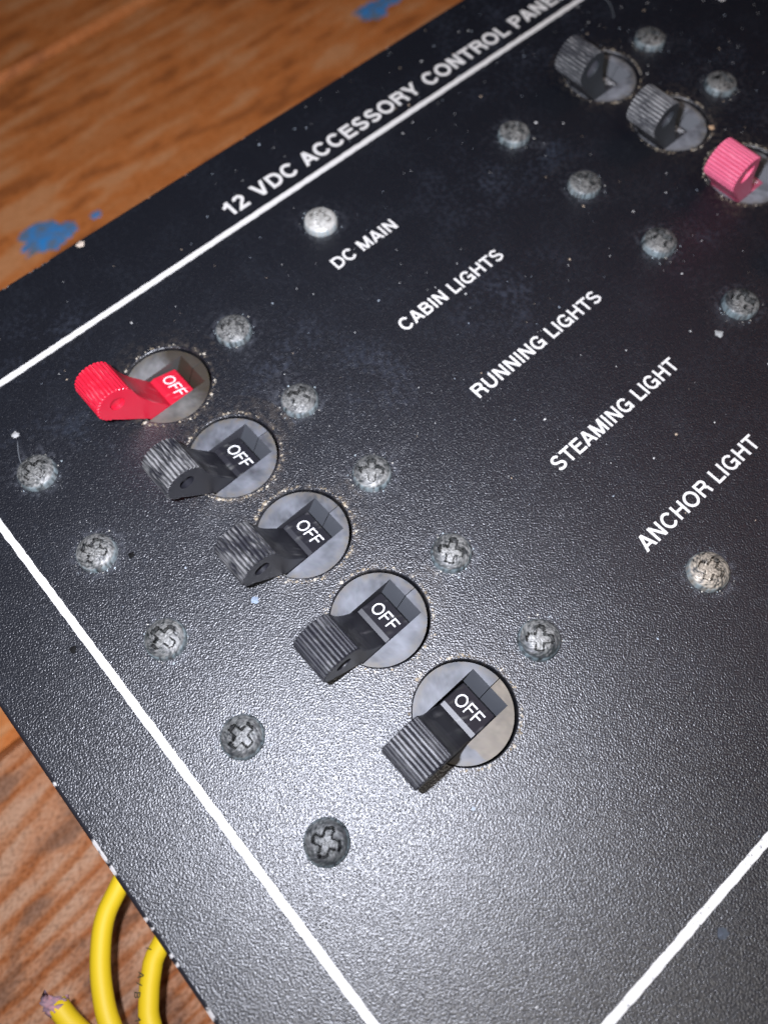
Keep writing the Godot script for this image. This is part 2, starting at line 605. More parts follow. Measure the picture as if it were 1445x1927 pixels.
func border(panel: Node3D, a: Vector2, b: Vector2, w: float) -> void:
	var st := begin()
	var d := (b - a).normalized()
	var n := d.orthogonal() * w
	var len := a.distance_to(b)
	var steps := int(len / 0.03)
	var edge_l := []
	var edge_r := []
	for i in steps + 1:
		var p := a + d * len * i / steps
		var j1 := 0.006 * noise.get_noise_2d(p.x * 9.0 + 3.0, p.y * 9.0)
		var j2 := 0.006 * noise.get_noise_2d(p.x * 9.0 + 90.0, p.y * 9.0)
		edge_l.append(p + n * (1.0 + j1 / w))
		edge_r.append(p - n * (1.0 + j2 / w))
	for i in steps:
		plate_face(st, [Vector3(edge_l[i].x, edge_l[i].y, 0.004), Vector3(edge_l[i + 1].x, edge_l[i + 1].y, 0.004), Vector3(edge_r[i + 1].x, edge_r[i + 1].y, 0.004), Vector3(edge_r[i].x, edge_r[i].y, 0.004)], Vector3.UP)
		for e in [edge_l, edge_r]:
			var s := n if e == edge_l else -n
			plate_face(st, [Vector3(e[i].x, e[i].y, 0.004), Vector3(e[i + 1].x, e[i + 1].y, 0.004), Vector3(e[i + 1].x, e[i + 1].y, -0.002), Vector3(e[i].x, e[i].y, -0.002)], Vector3(s.x, 0, s.y))
	st.generate_normals()
	st.generate_tangents()
	part("border_line", st.commit(), M.white_print, panel)


# ---------------------------------------------------------------- lettering (stroke alphabet; x right, y up, capital height 1)
func arc(c: Vector2, rx: float, ry: float, a0: float, a1: float, n := 14) -> Array:
	var out := []
	for i in n + 1:
		var a := deg_to_rad(lerpf(a0, a1, float(i) / n))
		out.append(c + Vector2(cos(a) * rx, sin(a) * ry))
	return out

func P(list: Array) -> Array:
	var out := []
	for i in range(0, list.size(), 2):
		out.append(Vector2(list[i], list[i + 1]))
	return out

const ADVANCE := {"A": 0.929, "B": 0.929, "C": 1.006, "D": 1.006, "E": 0.929, "F": 0.851, "G": 1.084, "H": 1.006, "I": 0.387, "L": 0.774, "M": 1.16, "N": 1.006, "O": 1.084, "P": 0.929, "R": 1.006, "S": 0.929, "T": 0.851, "U": 1.006, "V": 0.929, "Y": 0.929, "1": 0.774, "2": 0.774, "/": 0.387, " ": 0.387}

# strokes [points, closed] and solid quads of one letter
func glyph(ch: String, s: float) -> Dictionary:
	var h := s / 2.0
	var L := []
	var Q := []
	match ch:
		"I": L = [[P([0.194, 0, 0.194, 1]), false]]
		"L": L = [[P([0.107 + h, 1, 0.107 + h, h, 0.75, h]), false]]
		"T": L = [[P([0.02, 1 - h, 0.83, 1 - h]), false], [P([0.425, 0, 0.425, 1 - s]), false]]
		"H": L = [[P([0.107 + h, 0, 0.107 + h, 1]), false], [P([0.9 - h, 0, 0.9 - h, 1]), false], [P([0.107 + s, 0.53, 0.9 - s, 0.53]), false]]
		"E": L = [[P([0.86, h, 0.12 + h, h, 0.12 + h, 1 - h, 0.85, 1 - h]), false], [P([0.12 + s, 0.53, 0.81, 0.53]), false]]
		"F": L = [[P([0.12 + h, 0, 0.12 + h, 1 - h, 0.81, 1 - h]), false], [P([0.12 + s, 0.52, 0.74, 0.52]), false]]
		"N":
			L = [[P([0.105 + h, 0, 0.105 + h, 1]), false], [P([0.9 - h, 0, 0.9 - h, 1]), false]]
			Q = [P([0.11, 1, 0.11 + s * 1.2, 1, 0.895, 0, 0.895 - s * 1.2, 0])]
		"M":
			L = [[P([0.1 + h, 0, 0.1 + h, 1]), false], [P([1.06 - h, 0, 1.06 - h, 1]), false]]
			Q = [P([0.105, 1, 0.105 + s * 1.25, 1, 0.58 + s * 0.55, 0, 0.58 - s * 0.55, 0]), P([1.055, 1, 1.055 - s * 1.25, 1, 0.58 - s * 0.55, 0, 0.58 + s * 0.55, 0])]
		"A":
			Q = [P([0.02, 0, 0.02 + s * 1.1, 0, 0.465 + s * 0.6, 1, 0.465 - s * 0.6, 1]), P([0.91, 0, 0.91 - s * 1.1, 0, 0.465 - s * 0.6, 1, 0.465 + s * 0.6, 1])]
			L = [[P([0.22, 0.21 + h, 0.71, 0.21 + h]), false]]
		"V": Q = [P([0.02, 1, 0.02 + s * 1.1, 1, 0.465 + s * 0.58, 0, 0.465 - s * 0.58, 0]), P([0.91, 1, 0.91 - s * 1.1, 1, 0.465 - s * 0.58, 0, 0.465 + s * 0.58, 0])]
		"Y":
			L = [[P([0.465, 0, 0.465, 0.42]), false]]
			Q = [P([0.01, 1, 0.01 + s * 1.2, 1, 0.465 + s * 0.5, 0.38, 0.465 - s * 0.5, 0.38]), P([0.92, 1, 0.92 - s * 1.2, 1, 0.465 - s * 0.5, 0.38, 0.465 + s * 0.5, 0.38])]
		"C": L = [[arc(Vector2(0.52, 0.5), 0.455 - h, 0.52 - h, 36, 324, 30), false]]
		"G": L = [[arc(Vector2(0.53, 0.5), 0.465 - h, 0.52 - h, 36, 318, 30), false], [P([0.55, 0.53 - h, 0.98 - h, 0.53 - h, 0.98 - h, 0]), false]]
		"O": L = [[arc(Vector2(0.54, 0.5), 0.49 - h, 0.52 - h, 0, 348, 29), true]]
		"D": L = [[P([0.12 + h, h]) + arc(Vector2(0.5, 0.5), 0.45 - h, 0.5 - h, -90, 90, 18) + P([0.12 + h, 1 - h]), true]]
		"B":
			L = [[P([0.11 + h, h]) + arc(Vector2(0.58, 0.275 + h / 2), 0.28 - h, 0.275 - h / 2, -90, 90, 12) + P([0.11 + h, 0.55 + h - h]), true],
				[P([0.11 + h, 0.55 + h, 0.11 + h, 1 - h]) + arc(Vector2(0.55, 0.775 - h / 2), 0.27 - h, 0.225 - h / 2, 90, -90, 12), false]]
		"P": L = [[P([0.11 + h, 0, 0.11 + h, 1 - h]) + arc(Vector2(0.58, 0.735 - h * 0.3), 0.29 - h, 0.265 - h * 0.7, 90, -90, 14) + P([0.11 + s, 0.47 + h * 0.4]), false]]
		"R": L = [[P([0.11 + h, 0, 0.11 + h, 1 - h]) + arc(Vector2(0.62, 0.745 - h * 0.3), 0.29 - h, 0.255 - h * 0.7, 90, -90, 14) + P([0.11 + s, 0.49 + h * 0.4]), false], [P([0.62, 0.47]) + arc(Vector2(0.66, 0.28), 0.15, 0.17, 60, 0, 5) + P([0.84, 0.08, 0.87, 0.0]), false]]
		"S": L = [[arc(Vector2(0.45, 0.75 - h * 0.3), 0.36 - h, 0.27 - h * 0.7, 22, 250, 18) + arc(Vector2(0.47, 0.25 + h * 0.3), 0.39 - h, 0.27 - h * 0.7, 78, -158, 18), false]]
		"U": L = [[P([0.105 + h, 1]) + arc(Vector2(0.5, 0.37), 0.395 - h, 0.39 - h, 180, 360, 16) + P([0.9 - h, 1]), false]]
		"1": L = [[P([0.5, 0, 0.5, 1]), false], [P([0.14, 0.70, 0.32, 0.735, 0.46, 0.93]), false]]
		"2": L = [[arc(Vector2(0.39, 0.71), 0.33 - h, 0.31 - h, 172, -32, 16) + P([0.36, 0.36, 0.16, h, 0.74, h]), false]]
		"/": L = [[P([0.02, -0.02, 0.37, 1.02]), false]]
	return {"lines": L, "quads": Q}

# one stroke as left and right borders with mitred joins
func borders(pts: Array, closed: bool, w: float) -> Array:
	var left := []
	var right := []
	var n := pts.size()
	for i in n:
		var a: Vector2 = pts[(i - 1 + n) % n] if closed or i > 0 else pts[i]
		var b: Vector2 = pts[(i + 1) % n] if closed or i < n - 1 else pts[i]
		var p: Vector2 = pts[i]
		var d0 := (p - a).normalized() if a != p else (b - p).normalized()
		var d1 := (b - p).normalized() if b != p else d0
		var n0 := Vector2(-d0.y, d0.x)
		var n1 := Vector2(-d1.y, d1.x)
		var m := (n0 + n1).normalized()
		var k := w / 2.0 / maxf(m.dot(n0), 0.45)
		left.append(p + m * k)
		right.append(p - m * k)
	if closed:
		left.append(left[0])
		right.append(right[0])
	return [left, right]

# lay a text out in letter space; place(Vector2, height) gives the point in the scene
func text_mesh(text: String, s: float, place: Callable, up: Vector3, th := 1.0) -> ArrayMesh:
	var st := begin()
	var pen := 0.0
	var lift := 0
	for ch in text:
		var g := glyph(ch, s)
		var strips := []
		for l in g.lines:
			strips.append(borders(l[0], l[1], s))
		for q in g.quads:
			strips.append([[q[0], q[3]], [q[1], q[2]]])
		for strip in strips:
			lift = (lift + 1) % 5
			var top := th * (1.0 + 0.06 * lift)
			var L: Array = strip[0]
			var R: Array = strip[1]
			var off := Vector2(pen, 0)
			for i in L.size() - 1:
				quad(st, place.call(L[i] + off, top), place.call(L[i + 1] + off, top), place.call(R[i + 1] + off, top), place.call(R[i] + off, top), up)
				for e in [[L, R], [R, L]]:
					var a: Vector3 = place.call(e[0][i] + off, top)
					var b: Vector3 = place.call(e[0][i + 1] + off, top)
					var away: Vector3 = a - place.call(e[1][i] + off, top)
					quad(st, a, b, place.call(e[0][i + 1] + off, -0.5 * th), place.call(e[0][i] + off, -0.5 * th), away)
		pen += ADVANCE[ch]
	return finish(st)

func lettering(panel: Node3D, called: String, text: String, x: float, y: float, cap: float, s: float, m: Material, wide := 1.0) -> void:
	var place := func(p: Vector2, h: float) -> Vector3:
		return v(p.x * cap * wide, -p.y * cap, h * 0.0035)
	part(called, text_mesh(text, s, place, Vector3.UP), m, panel, v(x, y, 0.0))


# ---------------------------------------------------------------- breakers
func breaker(panel: Node3D, c: Vector2, k: int) -> void:
	var labels := {0: "red toggle breaker switched off at the end of the DC MAIN row", 1: "black toggle breaker on the CABIN LIGHTS row", 2: "black toggle breaker with scuffed ribs on the RUNNING LIGHTS row", 3: "black toggle breaker on the STEAMING LIGHT row", 4: "black toggle breaker with tan stained face on the ANCHOR LIGHT row", 5: "black toggle breaker at the top of the right column", 6: "dusty black toggle breaker in the second row of the right column", 7: "faded pink toggle breaker in the right column"}
	var b := Node3D.new()
	b.name = "circuit_breaker" if k == 0 else "circuit_breaker_%03d" % k
	b.position = v(c.x, c.y, 0)
	if labels.has(k):
		b.set_meta("label", labels[k])
	panel.add_child(b, true)
	part("breaker_case", case_mesh(), M.dark_core, b)
	for side in [-1, 1]:
		part("face_half", face_half(side, k), M.face_plastic, b, v(-0.009, -0.006, 0.0))
	var red := k == 0 or k == 7
	# wear: how dusty the ribs are
	var wear: float = [0.14, 0.62, 0.5, 0.22, 0.28, 0.5, 0.85, 0.3, 0.4][k]
	part("toggle_lever", lever_mesh(k, wear, red), M.red_plastic if red else M.black_plastic, b)
	var place := func(p: Vector2, h: float) -> Vector3:
		# reads along +Y, letter tops towards +X, on the sloping pad
		var cap := 0.112
		var x := -0.002 + p.y * cap
		return v(x, (p.x - 1.39) * cap * 0.86, pad_h(x) + h * 0.003)
	part("off_lettering", text_mesh("OFF", 0.125, place, Vector3(0.3, 1, 0)), M.lever_print, b)

func pad_h(x: float) -> float:
	return -0.055 - 0.30 * (x + 0.05)

func case_mesh() -> ArrayMesh:
	var st := begin()
	# open-topped case: walls and floor under the panel
	var x0 := -0.62
	var x1 := 0.62
	var y := 0.46
	var t := -THICK - 0.004
	var f := -2.4
	quad(st, v(x0, -y, t), v(x1, -y, t), v(x1, -y, f), v(x0, -y, f), Vector3(0, 0, -1))
	quad(st, v(x0, y, t), v(x1, y, t), v(x1, y, f), v(x0, y, f), Vector3(0, 0, 1))
	quad(st, v(x0, -y, t), v(x0, y, t), v(x0, y, f), v(x0, -y, f), Vector3(-1, 0, 0))
	quad(st, v(x1, -y, t), v(x1, y, t), v(x1, y, f), v(x1, -y, f), Vector3(1, 0, 0))
	quad(st, v(x0, -y, f), v(x1, -y, f), v(x1, y, f), v(x0, y, f), Vector3.DOWN)
	quad(st, v(x0, -y, -0.62), v(x1, -y, -0.62), v(x1, y, -0.62), v(x0, y, -0.62), Vector3.UP)
	return finish(st)

func face_half(side: int, k: int) -> ArrayMesh:
	var st := begin()
	var R := HOLE - 0.012
	var sx0 := -0.34
	var sx1 := 0.295
	var sy := 0.192
	var seam := 0.003
	var base := Color(0.095, 0.10, 0.113)
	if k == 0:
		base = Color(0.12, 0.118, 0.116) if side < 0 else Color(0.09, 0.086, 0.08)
	if k >= 5:
		base = Color(0.165, 0.172, 0.187)
	var tan_ := Color(0.10, 0.085, 0.062)
	var col := func(p: Vector2) -> Color:
		var n := noise.get_noise_3d(p.x * 3.5, p.y * 3.5, k * 7.0 + side)
		var f := noise.get_noise_3d(p.x * 16.0, p.y * 16.0, k * 3.0 + side + 50.0)
		var c := base * (1.0 + 0.7 * n + 0.4 * f)
		var rim := smoothstep(0.78, 1.0, p.length() / R)
		c = c.lerp(tan_, rim * clampf(0.45 + f, 0.0, 0.9))
		if k == 4 and side > 0 and p.x > -0.12 + 0.1 * n:
			c = Color(0.12, 0.10, 0.074) * (1.0 + 0.4 * n + 0.3 * f)
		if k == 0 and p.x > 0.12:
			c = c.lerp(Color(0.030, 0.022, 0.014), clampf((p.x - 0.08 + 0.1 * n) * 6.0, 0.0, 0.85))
		c.a = 1.0
		return c
	# outer edge sampled by angle; inner edge is the slot (x within the slot) or the seam
	var n := 64
	var inner := func(x: float) -> float:
		return sy if x > sx0 and x < sx1 else seam
	var xs := []
	for i in n + 1:
		xs.append(-R * cos(PI * i / n))
	xs.append_array([sx0 - 0.0001, sx0 + 0.0001, sx1 - 0.0001, sx1 + 0.0001])
	xs.sort()
	for i in xs.size() - 1:
		var xa: float = xs[i]
		var xb: float = xs[i + 1]
		if xb - xa < 0.0003:
			continue
		var m := (xa + xb) / 2.0
		var inn: float = inner.call(m)
		var oa := sqrt(maxf(R * R - xa * xa, 0.0))
		var ob := sqrt(maxf(R * R - xb * xb, 0.0))
		oa = maxf(oa, inn)
		ob = maxf(ob, inn)
		var steps := 8
		for j in steps:
			var p := []
			for e in [[xa, oa, j], [xb, ob, j], [xb, ob, j + 1], [xa, oa, j + 1]]:
				p.append(Vector2(e[0], side * lerpf(inn, e[1], float(e[2]) / steps)))
			var cs := [col.call(p[0]), col.call(p[1]), col.call(p[2]), col.call(p[3])]
			var w := [v(p[0].x, p[0].y, FACE), v(p[1].x, p[1].y, FACE), v(p[2].x, p[2].y, FACE), v(p[3].x, p[3].y, FACE)]
			tri(st, w[0], w[1], w[2], Vector3.UP, cs[0], cs[1], cs[2])
			tri(st, w[0], w[2], w[3], Vector3.UP, cs[0], cs[2], cs[3])
		# walls: outer rim and slot side
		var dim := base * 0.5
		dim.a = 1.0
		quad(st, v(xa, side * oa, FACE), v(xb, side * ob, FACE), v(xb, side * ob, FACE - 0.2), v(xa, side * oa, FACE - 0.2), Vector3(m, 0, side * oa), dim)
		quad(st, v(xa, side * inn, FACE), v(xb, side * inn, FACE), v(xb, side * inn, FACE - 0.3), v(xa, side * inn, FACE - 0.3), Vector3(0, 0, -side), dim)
	# sloping end walls of the slot
	var e0 := seam * side
	var e1 := sy * side
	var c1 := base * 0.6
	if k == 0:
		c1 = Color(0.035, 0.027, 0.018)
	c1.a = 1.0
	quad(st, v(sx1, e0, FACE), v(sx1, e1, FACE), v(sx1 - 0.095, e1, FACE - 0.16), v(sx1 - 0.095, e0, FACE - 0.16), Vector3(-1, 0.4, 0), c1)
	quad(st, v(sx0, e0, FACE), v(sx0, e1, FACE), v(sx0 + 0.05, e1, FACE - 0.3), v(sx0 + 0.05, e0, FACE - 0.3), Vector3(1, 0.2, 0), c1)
	return finish(st)

# outline of the lever seen from the side, (x, h), with how strongly each point is ribbed
func lever_outline(k: int) -> Array:
	var out := []
	out.append([Vector2(-0.30, -0.10), 0])
	out.append([Vector2(-0.345, -0.015), 0])
	out.append([Vector2(-0.42, 0.07), 0])
	out.append([Vector2(-0.50, 0.155), 0])
	out.append([Vector2(-0.575, 0.238), 0])
	# ribbed head
	var c := Vector2(-0.505, 0.435)
	var ctrl := [Vector2(-0.618, 0.285), Vector2(-0.662, 0.335), Vector2(-0.688, 0.39), Vector2(-0.688, 0.45), Vector2(-0.667, 0.515), Vector2(-0.625, 0.565), Vector2(-0.565, 0.597), Vector2(-0.495, 0.604), Vector2(-0.43, 0.59), Vector2(-0.378, 0.555), Vector2(-0.345, 0.505)]
	var curve := Curve2D.new()
	for i in ctrl.size():
		var a: Vector2 = ctrl[maxi(i - 1, 0)]
		var b: Vector2 = ctrl[mini(i + 1, ctrl.size() - 1)]
		curve.add_point(ctrl[i], -(b - a) / 6.0, (b - a) / 6.0)
	var length := curve.get_baked_length()
	var ribs := 17
	var per := 8
	for i in ribs * per + 1:
		var t := float(i) / per
		var p := curve.sample_baked(length * i / (ribs * per))
		var q := curve.sample_baked(minf(length * i / (ribs * per) + 0.002, length))
		var q0 := curve.sample_baked(maxf(length * i / (ribs * per) - 0.002, 0.0))
		var d := (q - q0).normalized()
		var nrm := Vector2(-d.y, d.x)
		if (p - c).dot(nrm) < 0.0:
			nrm = -nrm
		var f := absf(sin(PI * t))
		var rise := 0.013 * (pow(f, 0.55) - 0.5)
		out.append([p + nrm * rise, f])
	# neck down to the pad
	for p in [Vector2(-0.331, 0.46), Vector2(-0.318, 0.39), Vector2(-0.298, 0.315), Vector2(-0.268, 0.235), Vector2(-0.228, 0.155), Vector2(-0.178, 0.075), Vector2(-0.13, -0.005), Vector2(-0.098, -0.062)]:
		out.append([p, 0])
	out.append([Vector2(-0.092, -0.066), 0])
	out.append([Vector2(-0.05, -0.055), 0])
	for i in range(1, 7):
		var x := -0.05 + 0.215 * i / 6.0
		out.append([Vector2(x, pad_h(x)), 0])
	out.append([Vector2(0.178, -0.15), 0])
	out.append([Vector2(0.165, -0.30), 0])
	out.append([Vector2(-0.2, -0.36), 0])
	return out

func lever_mesh(k: int, wear: float, red: bool) -> ArrayMesh:
	var st := begin()
	var line := lever_outline(k)
	var n := line.size()
	var half := 0.181
	var bev := 0.009
	var cols := 22
	var base := Color(0.013, 0.0135, 0.016)
	var scuff := Color(0.19, 0.187, 0.19)
	if k >= 5:
		base = Color(0.032, 0.033, 0.037)
	if k in [1, 2, 5, 6]:
		scuff = Color(0.22, 0.217, 0.213)
	if red:
		base = Color(0.50, 0.012, 0.034) if k == 0 else Color(0.62, 0.11, 0.19)
		scuff = Color(0.72, 0.20, 0.22) if k == 0 else Color(0.80, 0.26, 0.34)
	var pts := PackedVector2Array()
	for l in line:
		pts.append(l[0])
	var shrink := []
	for i in n:
		var a: Vector2 = pts[(i - 1 + n) % n]
		var b: Vector2 = pts[(i + 1) % n]
		var d := (b - a).normalized()
		var m := Vector2(-d.y, d.x)
		if not Geometry2D.is_point_in_polygon(pts[i] + m * 0.004, pts):
			m = -m
		shrink.append(pts[i] + m * bev)
	var col := func(i: int, y: float) -> Color:
		var p: Vector2 = pts[i]
		var f: float = line[i][1]
		var w := 0.0
		if p.y > 0.2:
			var g := noise.get_noise_3d(p.x * 5.0 + 13.0 * k, p.y * 5.0, y * 4.0)
			var fine := noise.get_noise_3d(p.x * 75.0 + 7.0 * k, p.y * 75.0, y * 12.0)
			var ridge := smoothstep(0.45, 0.95, f)
			w = clampf((wear * 1.3 - 0.35 + 0.9 * g + 1.1 * fine) * (0.25 + 0.75 * ridge), 0.0, 1.0) * minf(1.0, wear + 0.35)
		else:
			var g2 := noise.get_noise_3d(p.x * 18.0 + 5.0 * k, p.y * 18.0, y * 18.0)
			w = clampf((g2 - 0.35) * 1.5, 0.0, 0.35)
		var c := base.lerp(scuff, w)
		c.a = 1.0
		return c
	var ys := [-half, -half + bev]
	for j in range(1, cols):
		ys.append(lerpf(-half + bev, half - bev, float(j) / cols))
	ys.append_array([half - bev, half])
	for j in ys.size() - 1:
		var ya: float = ys[j]
		var yb: float = ys[j + 1]
		for i in n:
			var i2 := (i + 1) % n
			var pa: Vector2 = shrink[i] if j == 0 else pts[i]
			var pb: Vector2 = shrink[i2] if j == 0 else pts[i2]
			var qa: Vector2 = shrink[i] if j == ys.size() - 2 else pts[i]
			var qb: Vector2 = shrink[i2] if j == ys.size() - 2 else pts[i2]
			var d := pts[i2] - pts[i]
			var nn := Vector2(d.y, -d.x)
			if Geometry2D.is_point_in_polygon((pts[i] + pts[i2]) / 2.0 + nn.normalized() * 0.0015, pts):
				nn = -nn
			var hint := Vector3(nn.x, nn.y, 0)
			var a := v(pa.x, ya, pa.y)
			var b := v(pb.x, ya, pb.y)
			var c := v(qb.x, yb, qb.y)
			var e := v(qa.x, yb, qa.y)
			tri(st, a, b, c, hint, col.call(i, ya), col.call(i2, ya), col.call(i2, yb))
			tri(st, a, c, e, hint, col.call(i, ya), col.call(i2, yb), col.call(i, yb))
	# side cheeks with a round socket
	var hc := Vector2(-0.50, 0.435)
	var hr := 0.068 if k < 5 else 0.095
	var ring := PackedVector2Array()
	for i in 32:
		ring.append(hc + Vector2(cos(TAU * i / 32), sin(TAU * i / 32)) * hr)
	for side in [-1, 1]:
		var y: float = half * side
		var out := Vector3(0, 0, side)
		var cheek := PackedVector2Array(shrink)
		# bridge outline to the socket: start at the outline point nearest to the socket's lowest point
		var best := 0
		for i in n:
			if cheek[i].distance_to(ring[16]) < cheek[best].distance_to(ring[16]):
				best = i
		var poly := PackedVector2Array()
		for i in n + 1:
			poly.append(cheek[(best + i) % n])
		var cw := Geometry2D.is_polygon_clockwise(cheek)
		var ring_cw := Geometry2D.is_polygon_clockwise(ring)
		for i in 33:
			var s := 16 + (i if cw != ring_cw else -i)
			poly.append(ring[posmod(s, 32)])
		var idx := Geometry2D.triangulate_polygon(poly)
		if idx.is_empty():
			push_warning("cheek not triangulated")
		var cc := base * 1.1
		cc.a = 1.0
		for t in range(0, idx.size(), 3):
			tri(st, v(poly[idx[t]].x, y, poly[idx[t]].y), v(poly[idx[t + 1]].x, y, poly[idx[t + 1]].y), v(poly[idx[t + 2]].x, y, poly[idx[t + 2]].y), out, cc, cc, cc)
		var yi: float = (half - (0.03 if k in [0, 5, 6, 7] else 0.06)) * side
		var plug := cc
		if not red and k != 3 and k != 4:
			plug = Color(0.10, 0.10, 0.115)
		for i in 32:
			var a := ring[i]
			var b := ring[(i + 1) % 32]
			var inn := hc - (a + b) / 2.0
			quad(st, v(a.x, y, a.y), v(b.x, y, b.y), v(b.x, yi, b.y), v(a.x, yi, a.y), Vector3(inn.x, inn.y, 0), cc)
			tri(st, v(a.x, yi, a.y), v(b.x, yi, b.y), v(hc.x, yi, hc.y), out, plug, plug, plug)
	return finish(st)


# ---------------------------------------------------------------- screws
func screw_mesh(s: Array, k: int) -> ArrayMesh:
	var st := begin()
	st.set_smooth_group(0)
	var R := 0.168
	var H := 0.10
	var rings := 24
	var seg := 60
	var pale: float = s[2]
	var ringed: float = s[3]
	var turn: float = s[4]
	var fill: float = s[5]
	var grey := Color(0.10, 0.104, 0.104).lerp(Color(0.34, 0.335, 0.31), pale)
	var teal := Color(0.24, 0.31, 0.33)
	var dark := Color(0.018, 0.02, 0.022)
	if k == 18:
		grey = Color(0.58, 0.57, 0.53)
		dark = Color(0.33, 0.32, 0.29)
	if k == 19:
		grey = Color(0.44, 0.38, 0.30)
	var grid := []
	for i in rings + 1:
		var line := []
		var t := float(i) / rings
		# last rings form the side wall
		var r := minf(t / 0.86, 1.0)
		for j in seg:
			var a := TAU * j / seg
			var p := Vector2(cos(a), sin(a)) * r
			var u := p.rotated(turn)
			var n1 := noise.get_noise_3d(p.x * 2.2, p.y * 2.2, k * 11.0)
			var n2 := noise.get_noise_3d(p.x * 7.0, p.y * 7.0, k * 11.0 + 5.0)
			var n3 := noise.get_noise_3d(p.x * 20.0, p.y * 20.0, k * 11.0 + 9.0)
			var h := H * (0.36 + 0.64 * sqrt(maxf(0.0, 1.0 - r * r * 0.97)))
			var arm := maxf(1.0 - smoothstep(0.15, 0.21, absf(u.x) - 0.12 * maxf(0.0, 0.34 - absf(u.y)) + 0.04 * n2), 1.0 - smoothstep(0.15, 0.21, absf(u.y) - 0.12 * maxf(0.0, 0.34 - absf(u.x)) + 0.04 * n2))
			arm *= 1.0 - smoothstep(0.54, 0.64, r + 0.06 * n2)
			h -= arm * (0.055 * (1.0 - fill) + 0.014)
			h += 0.006 * n2 * (0.4 + fill * 0.8) + 0.0015 * n3
			h = maxf(h, 0.012)
			var rr := R * (1.0 + 0.018 * noise.get_noise_3d(cos(a) * 1.2, sin(a) * 2.0, k * 3.0))
			if t > 0.86:
				h *= 1.0 - (t - 0.86) / 0.14
				rr *= 1.0 + 0.03 * (t - 0.86) / 0.14
			var c := dark.lerp(grey, clampf(0.54 + 0.7 * n1 + 1.0 * n2 + 0.7 * n3, 0.0, 1.0))
			var ring_in := smoothstep(0.5, 0.72, r + 0.12 * n1) * ringed
			# the blackened ring lies mostly towards one side
			ring_in *= clampf(0.7 + 0.6 * sin(a + 2.6 + k), 0.0, 1.0)
			c = c.lerp(dark, clampf(ring_in - 0.9 * maxf(n3, 0.0), 0.0, 1.0))
			c = c.lerp(grey * (0.6 + 0.75 * ringed * pale + 0.6 * n2), arm * 0.5)
			c = c.lerp(dark, clampf(4.0 * arm * (1.0 - arm) * (1.2 - 0.5 * fill), 0.0, 0.85))
			c = c.lerp(teal, smoothstep(0.9, 1.0, r) * clampf(0.4 + n2, 0.0, 0.8))
			c.a = 1.0
			line.append([v(p.x * rr, p.y * rr, h), c])
		grid.append(line)
	for i in rings:
		for j in seg:
			var q0 = grid[i][j]
			var q1 = grid[i + 1][j]
			var q2 = grid[i + 1][(j + 1) % seg]
			var q3 = grid[i][(j + 1) % seg]
			var hint := Vector3(q1[0].x, 0.0006, q1[0].z)
			if i > 0:
				tri(st, q0[0], q1[0], q2[0], hint, q0[1], q1[1], q2[1])
				tri(st, q0[0], q2[0], q3[0], hint, q0[1], q2[1], q3[1])
			else:
				tri(st, grid[0][0][0], q1[0], q2[0], hint, grid[0][0][1], q1[1], q2[1])
	return finish(st)


